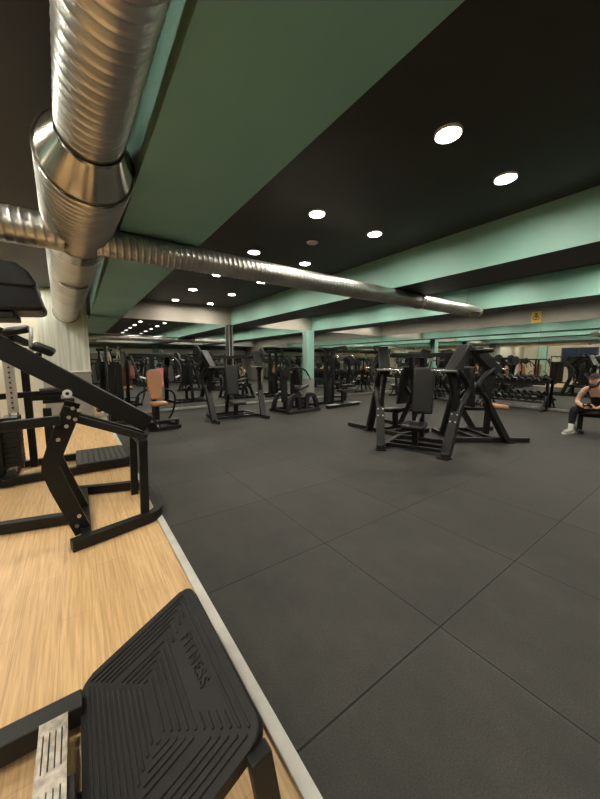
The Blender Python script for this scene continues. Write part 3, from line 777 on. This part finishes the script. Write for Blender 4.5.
ph.location = pm @ Vector((.592, 0, .612)); ph.rotation_euler = (R(38), 0, PR - PI / 2)
tag(ph, 'dark phone held in both hands by the seated person', 'phone')

# --- near raked leg machine on the wood
t = thing('leg_press_machine', 'large black raked leg machine on the wood right by the floor edge', 'leg machine', (0, 0, 0))
def railpath(mb, pts, w, h, rounding=2):
    P = [Vector(p) for p in pts]
    for _ in range(rounding):
        Q = [P[0]]
        for a, b in zip(P, P[1:]): Q += [a * .75 + b * .25, a * .25 + b * .75]
        Q.append(P[-1]); P = Q
    rings = []
    for i, p in enumerate(P):
        d = (P[min(i + 1, len(P) - 1)] - P[max(i - 1, 0)]).normalized(); x = Vector((d.y, -d.x, 0))
        rings.append([p + x * a * w / 2 + Vector((0, 0, b * h / 2)) for a, b in ((-1, -1), (1, -1), (1, 1), (-1, 1))])
    v = [q for g in rings for q in g]; f = [(3, 2, 1, 0)]
    for i in range(len(rings) - 1):
        for k in range(4): f.append((i * 4 + k, i * 4 + (k + 1) % 4, (i + 1) * 4 + (k + 1) % 4, (i + 1) * 4 + k))
    m = (len(rings) - 1) * 4; f.append((m, m + 1, m + 2, m + 3))
    return mb._add(v, f, False)
b = MB()
railpath(b, [(-1.68, 2.05, .05), (-1.20, 2.17, .05), (-1.02, 2.22, .05), (-.97, 2.45, .05), (-.985, 2.95, .05), (-1.06, 3.12, .05), (-1.30, 3.18, .05), (-1.75, 3.34, .05)], .075, .085)
b.bar((-1.58, 2.06, .05), (-1.58, 3.28, .05), .075, .08); b.bar((-3.3, 2.98, .055), (-1.70, 2.60, .055), .08, .09)
b.bar((-3.3, 2.0, .055), (-3.3, 3.9, .055), .08, .09)
b.build('base_frame', 'steel', t)
for y, nm in ((2.26, 0), (2.72, 1)):
    pl = MB().ribbon([(-1.60, y, .05), (-1.775, y, .60), (-1.765, y, .70), (-1.60, y, 1.10)], [.12, .12], .05, (0, 1, 0), rounding=1).build('link_plate', 'steel', t)
    if nm == 0: bolts(pl, [(-1.60, y - .025, 1.10), (-1.56, y - .025, 1.08), (-1.63, y - .025, 1.03), (-1.59, y - .025, 1.01), (-1.65, y - .025, .96), (-1.71, y - .025, .86), (-1.64, y - .025, .12), (-1.62, y - .025, .20)], (0, -1, 0), .015)
bm_ = MB().bar((-2.75, 2.5, 2.10), (-1.02, 2.5, .87), .16, .15, up=(0, 1, 0), bev=.012).build('main_beam', 'steel', t)
MB().cyl((-1.63, 2.425, 1.205), (-1.63, 2.41, 1.205), .034, n=20).build('badge_disc', 'white', bm_)
MB().cyl((-1.63, 2.412, 1.205), (-1.63, 2.405, 1.205), .014, n=14).build('disc_centre', 'steel2', bm_)
MB().bar((-1.66, 2.42, 1.02), (-1.05, 2.42, .745), .06, .07, up=(0, 1, 0)).bar((-1.66, 2.62, 1.02), (-1.05, 2.62, .745), .06, .07, up=(0, 1, 0)).build('lower_beam', 'steel2', t)
MB().cyl((-1.0, 2.38, .85), (-1.0, 2.64, .85), .042, n=18).cyl((-1.02, 2.42, .86), (-.95, 2.42, .82), .035, n=16).build('bumper', 'vinyl', t)
for y, z in ((2.24, .76), (2.86, .74)):
    MB().bar((-1.13, y, .04), (-1.11, y, z), .07, .055, up=(0, 1, 0)).build('upright', 'steel', t)
MB().bar((-1.11, 2.20, .745), (-1.11, 2.90, .735), .07, .06).build('cross_bar', 'steel', t)
MB().bar((-2.9, 2.16, .99), (-1.68, 2.16, 1.025), .05, .07).cyl((-1.72, 2.16, 1.02), (-1.72, 2.3, 1.02), .03, n=14).build('side_arm', 'steel', t)
MB().bar((-2.6, 2.5, 1.95), (-2.62, 2.5, .06), .10, .10).build('rear_post', 'steel', t)
pp = MB().prism([(-2.9, 2.36, 2.03), (-1.775, 2.36, 2.03), (-1.755, 2.36, 2.06), (-1.80, 2.36, 2.15), (-1.87, 2.36, 2.205), (-2.9, 2.36, 2.205)], (0, .5, 0), bev=.04, seg=4).build('shoulder_pad', 'vinyl', t)
MB().prism([(-2.9, 2.37, 1.80), (-1.75, 2.37, 1.86), (-1.725, 2.37, 1.90), (-1.765, 2.37, 2.045), (-2.9, 2.37, 2.045)], (0, .48, 0), bev=.028, seg=3).build('lower_cushion', 'vinyl', pp)
MB().box((-2.36, 2.60, 1.80), (.90, .40, .05), (0, R(-3), 0), bev=.01).bar((-2.45, 2.5, 1.72), (-2.35, 2.5, 1.95), .12, .10).build('pad_base', 'steel2', t)

# --- machine with the chequered step behind it
t = thing('calf_machine', 'black stack machine with a chequered step on the wood behind the raked machine', 'leg machine', (0, 0, 0))
b = MB(); b.bar((-3.4, 4.03, .06), (-1.02, 4.10, .06), .08, .09); b.bar((-3.4, 4.80, .06), (-1.02, 4.82, .06), .08, .09); b.bar((-2.3, 4.0, .06), (-2.3, 4.85, .06), .1, .09); b.bar((-1.06, 4.08, .05), (-1.06, 4.84, .05), .07, .07)
b.build('base_frame', 'steel', t)
st = MB()
st.prism([(-1.64, 4.06, .10), (-1.10, 4.02, .10), (-1.00, 4.12, .10), (-.985, 4.78, .10), (-1.08, 4.87, .10), (-1.64, 4.87, .10)], (0, 0, .035), bev=.006)
st.build('foot_step', 'rubber', t)
st = MB()
for i in range(9):
    for j in range(11): st.box((-1.60 + i * .066, 4.11 + j * .07, .136), (.044, .044, .006), (0, 0, R(12 if (i + j) % 2 else -12)))
st.build('step_tread', 'tread', t)
MB().bar((-2.42, 4.25, .06), (-2.42, 4.25, 1.95), .16, .14).build('upright', 'steel', t)
MB().bar((-2.10, 4.60, .06), (-2.10, 4.60, 1.65), .08, .08).build('upright', 'steel', t)
MB().bar((-2.42, 4.25, 1.92), (-2.05, 4.60, 1.70), .08, .08).build('top_beam', 'steel', t)
MB().bar((-2.42, 4.25, 1.05), (-1.72, 4.45, 1.06), .07, .07).build('cross_beam', 'steel', t)
MB().bar((-2.1, 4.6, .98), (-1.75, 4.6, .98), .06, .06).build('cross_beam', 'steel', t)
MB().bar((-1.90, 4.42, .1), (-1.90, 4.42, .86), .09, .09).build('seat_post', 'steel', t)
w = MB()
for k in range(10): w.box((-2.26, 4.42, .20 + .062 * k), (.16, .30, .056), bev=.005)
w.build('weight_stack', 'iron', t)
for y in (4.34, 4.50): MB().cyl((-2.26 if y < 4.4 else -2.20, y, .1), (-2.26 if y < 4.4 else -2.20, y, 1.55), .012, n=10).build('guide_rod', 'chrome', t)
g = MB().box((-2.20, 4.18, 1.16), (.10, .02, .60), bev=.004).build('selector_plate', 'beige', t)
for k in range(9): MB().cyl((-2.20, 4.168, .92 + .06 * k), (-2.20, 4.160, .92 + .06 * k), .011, n=10).build('selector_hole', 'steel', g)
for c, rot in (((-2.12, 4.40, 1.85), (R(10), R(-14), 0)), ((-1.88, 4.40, 1.63), (R(10), R(26), 0))):
    p = pad(c, (.25, .30, .085), rot).build('shoulder_pad', 'vinyl', t)
    MB().bar((c[0] - .05, 4.45, c[2] - .05), (c[0] - .10, 4.5, c[2] - .28), .05, .05).build('pad_bracket', 'steel', p)
MB().tube([(-2.00, 4.30, 1.55), (-1.98, 4.28, 1.75), (-1.97, 4.30, 1.88)], .022, n=10).build('adjuster_handle', 'alu', t)
MB().cyl((-1.95, 4.3, 1.1), (-1.62, 4.3, 1.12), .03, n=12).build('lever_arm', 'steel2', t)
MB().cyl((-1.95, 4.6, .93), (-1.6, 4.6, .93), .03, n=12).build('lever_arm', 'steel2', t)

# --- the foot plate machine in the foreground
t = thing('leg_machine', 'black machine with a big grooved rubber foot plate in the foreground', 'leg machine', (0, 0, 0))
b = MB()
b.bar((-3.2, .60, .07), (-1.632, .60, .07), .085, .085); b.bar((-3.2, .285, .07), (-1.655, .285, .07), .085, .085)
b.bar((-2.7, .0, .05), (-2.7, .95, .05), .07, .07)
b.build('base_frame', 'steel2', t)
sp = MB(); sx0, sx1 = -1.762, -1.676
cols = [sx0, sx0 + .0135, sx0 + .0175, sx0 + .0315, sx0 + .0355, sx0 + .0495, sx0 + .0535, sx0 + .0675, sx0 + .0715, sx1]
for i in range(9):
    x0, x1 = cols[i], cols[i + 1]
    if i % 2 == 0: sp.box(((x0 + x1) / 2, .03, .128), (x1 - x0, 1.03, .007))
    else:
        for k in range(6):
            y = .545 - .03 - k * .185
            sp.box(((x0 + x1) / 2, y + (.005 if k == 0 else .0), .128), (x1 - x0, .06 if k else .05, .007))
sp.build('slotted_strip', 'dullmetal', t)
MB().box(((sx0 + sx1) / 2, .03, .10), (sx1 - sx0 - .004, 1.02, .04)).build('slot_dark_backing', 'steel', t)  # dark box added beneath so the slots look black
# inclined rubber foot plate: local x from the low inner side up to the floor edge side, local y along the floor edge
lo, hi = Vector((-1.640, 0, .065)), Vector((-1.160, 0, .335))
ux = (hi - lo).normalized(); uy = Vector((0, 1, 0)); un = ux.cross(uy) * -1
if un.z < 0: un = -un
W = (hi - lo).length; Y0, Y1 = -.085, .712; Hh = Y1 - Y0
PMx = Matrix((ux, uy, un)).transposed().to_4x4(); PMx.translation = lo + uy * Y0
fp = MB(); r = .055
poly = []
for cx, cy, a0 in ((r, r, 180), (W - r, r, 270), (W - r, Hh - r, 0), (r, Hh - r, 90)):
    for k in range(7):
        a = R(a0 + 15 * k); poly.append((cx + r * math.cos(a), cy + r * math.sin(a), -.042))
fp.prism(poly, (0, 0, .042), bev=.008)
fpo = fp.build('foot_plate', 'rubber', t); fpo.matrix_local = PMx
rb = MB()
def ridge(a, c, w=.010, h=.009): rb.bar((*a, .0005), (*c, .0005), w, h, bev=.0022, seg=1)
cx, cy = W * .47, Hh * .5; iy = Hh * .5 - W * .47 * .80
m = .022
cA, cB = (W * .46, Hh * .5 + .10), (W * .46, Hh * .5 - .10)     # inner ridge line the four fields meet along
def lerp(a, c, t): return (a[0] + (c[0] - a[0]) * t, a[1] + (c[1] - a[1]) * t)
k0 = [(m, m), (W - m, m), (W - m, Hh - m), (m, Hh - m)]
N = 11
for i in range(N):      # field of straight grooves along the low side
    f = .05 + i * .95 / N
    a, c = lerp((m, m), cB, f), lerp((m, Hh - m), cA, f); rb_gap = .014
    ridge((a[0], a[1] + rb_gap), (c[0], c[1] - rb_gap))
for i in range(N):      # fields along the two short sides
    if i in (5, ): continue
    f = .05 + i * .95 / N
    a, c = lerp((m, Hh - m), cA, f), lerp((W - m, Hh - m), cA, f)
    ridge((a[0] + .012, a[1]), (c[0] - .012, c[1]))
    a, c = lerp((m, m), cB, f), lerp((W - m, m), cB, f)
    ridge((a[0] + .012, a[1]), (c[0] - .012, c[1]))
for i in range(N):      # field along the floor edge side, the middle left plain for the raised word
    f = .04 + i * .96 / N
    a, c = lerp((W - m, m), cB, f), lerp((W - m, Hh - m), cA, f)
    if 2 <= i <= 5:
        ridge((a[0], a[1] + .012), (a[0], a[1] + .075)); ridge((c[0], c[1] - .075), (c[0], c[1] - .012))
    else: ridge((a[0], a[1] + .012), (c[0], c[1] - .012))
rbo = rb.build('grooved_ridge', 'rubber', fpo)
def word(txt, size, m_, parent, mw, ext=.0016):
    cu = bpy.data.curves.new('lettering', 'FONT'); cu.body = txt; cu.size = size; cu.extrude = ext; cu.align_x = 'CENTER'; cu.align_y = 'CENTER'; cu.space_character = 1.25
    o = bpy.data.objects.new('lettering', cu); COL.objects.link(o); bpy.context.view_layer.update()
    dg = bpy.context.evaluated_depsgraph_get(); me = bpy.data.meshes.new_from_object(o.evaluated_get(dg), depsgraph=dg)
    bpy.data.objects.remove(o); me.materials.clear(); me.materials.append(M[m_])
    o = bpy.data.objects.new('lettering', me); COL.objects.link(o); o.parent = parent; o.matrix_local = mw
    return o
fx = W - m - (W - m - cA[0]) * .30
word('FITNESS', .062, 'rubber', fpo, Matrix.Translation((fx, Hh * .5 + .02, .002)) @ Matrix.Rotation(-PI / 2, 4, 'Z'), .003)
s_ = MB()
s_.bar((-1.19, -.10, .30), (-1.155, -.13, .02), .07, .05, up=(0, 1, 0)); s_.box((-1.155, -.14, .014), (.10, .10, .028), bev=.006)
s_.bar((-1.19, .66, .27), (-1.185, .66, .02), .07, .05, up=(0, 1, 0)); s_.bar((-1.19, -.06, .27), (-1.19, .66, .27), .05, .05)
so = s_.build('support_leg', 'steel', t)
bolts(so, [(-1.148, -.158, .10)], (.1, -1, .1), .016)
MB().bar((-1.66, .60, .032), (-1.58, .60, .034), .05, .03).bar((-1.60, .60, .035), (-1.22, .60, .24), .06, .04).build('plate_bracket', 'steel', t)
MB().bar((-1.66, .285, .032), (-1.58, .285, .034), .05, .03).bar((-1.60, .285, .035), (-1.22, .285, .24), .06, .04).build('plate_bracket', 'steel', t)

# --- machines that show only in the mirrors
FB = 'machines seen only in the mirrors'
chest_press('black press machine seen in the mirrors behind the camera, nearest the floor edge', (1.0, -3.4, 0), PI, hw=.6, group=FB, weights=2)
arch_machine('black arched leg machine seen in the mirrors behind the camera beside the press', (2.9, -3.6, 0), PI, FB)
pulldown('black pulldown machine seen in the mirrors behind the camera in the middle', (4.6, -3.5, 0), PI, FB)
chest_press('black press machine seen in the mirrors behind the camera right of the pulldown', (6.4, -3.4, 0), PI, hw=.6, group=FB, weights=2, seatmat='tan')
tan_machine('tan padded machine seen in the mirrors behind the camera near the sign wall', (8.2, -3.4, 0), PI, FB)
chest_press('black press machine seen in the mirrors in the second row, left', (2.2, -1.5, 0), R(150), hw=.6, group=FB, weights=1)
arch_machine('black arched machine seen in the mirrors in the second row, middle', (4.4, -1.7, 0), R(200), FB)
pulldown('black pulldown machine seen in the mirrors in the second row, right', (6.6, -1.6, 0), R(190), FB)
cable_tower('black cable tower on the wood seen in the mirrors, nearest the windows', (-5.4, 6.6, 0), R(-90), FB, .7)
cable_tower('black cable tower on the wood seen in the mirrors, opposite the camera', (-5.4, 3.2, 0), R(-90), FB, .7)
chest_press('black press machine on the wood seen in the mirrors by the windows', (-4.9, 4.9, 0), R(-90), hw=.55, group=FB, weights=2)
pulldown('black pulldown machine on the wood seen in the mirrors by the windows', (-4.9, 1.2, 0), R(-90), FB)
tan_machine('tan padded machine on the wood seen in the mirrors left of the pale column', (-3.6, 6.9, 0), R(-90), FB)

for i, x in enumerate((-.2, 1.5, 3.2, 4.9, 6.6, 8.4)):
    [chest_press, pulldown, tan_machine][i % 3]('black machine against the wall behind the camera, %s in its row, seen in the mirrors' % ORD[i], (x, -4.75, 0), R(180 + 12 * (i % 3 - 1)), group=FB)
for i, (x, y) in enumerate(((-2.6, -2.6), (-3.6, -.4))):
    arch_machine('black arched machine on the wood seen in the mirrors, %s from the camera' % ['behind and farther', 'behind and nearer', 'ahead and farther'][i], (x - .6, y, 0), R(-90), FB)
bb = MB().box(((XL + XR) / 2, -4.0, HC - .26), (XR - XL, .4, .54)).build('ceiling_beam', 'lamprim'); struct(bb, 'added pale cross beam behind the camera brightening the mirror reflections', 'beam')  # beam added to give the mirror reflections another bright strip

# ------------------------------------------------------------------ light and camera
w = bpy.data.worlds.new('dim room'); SC.world = w; w.use_nodes = True
w.node_tree.nodes['Background'].inputs[0].default_value = (.9, .85, .75, 1); w.node_tree.nodes['Background'].inputs[1].default_value = .02
cam = bpy.data.cameras.new('camera'); co = bpy.data.objects.new('camera', cam); COL.objects.link(co)
cam.sensor_fit = 'HORIZONTAL'; cam.sensor_width = 36; cam.lens = 36 * 313.26 / 600; cam.clip_start = .02; cam.clip_end = 100
co.location = (-1.56, -.835, 1.475)
co.rotation_euler = (R(90 - 6.965), R(-.04), R(-35.513))
SC.camera = co
vs = SC.view_settings
vs.view_transform = 'Standard'; vs.look = 'None'; vs.exposure = 2.1; vs.gamma = 1; vs.use_curve_mapping = False
cy = SC.cycles
cy.max_bounces = 10; cy.diffuse_bounces = 4; cy.glossy_bounces = 6; cy.transmission_bounces = 2
cy.use_denoising = True; cy.sample_clamp_indirect = 6; cy.caustics_reflective = False; cy.caustics_refractive = False
cy.use_light_tree = True
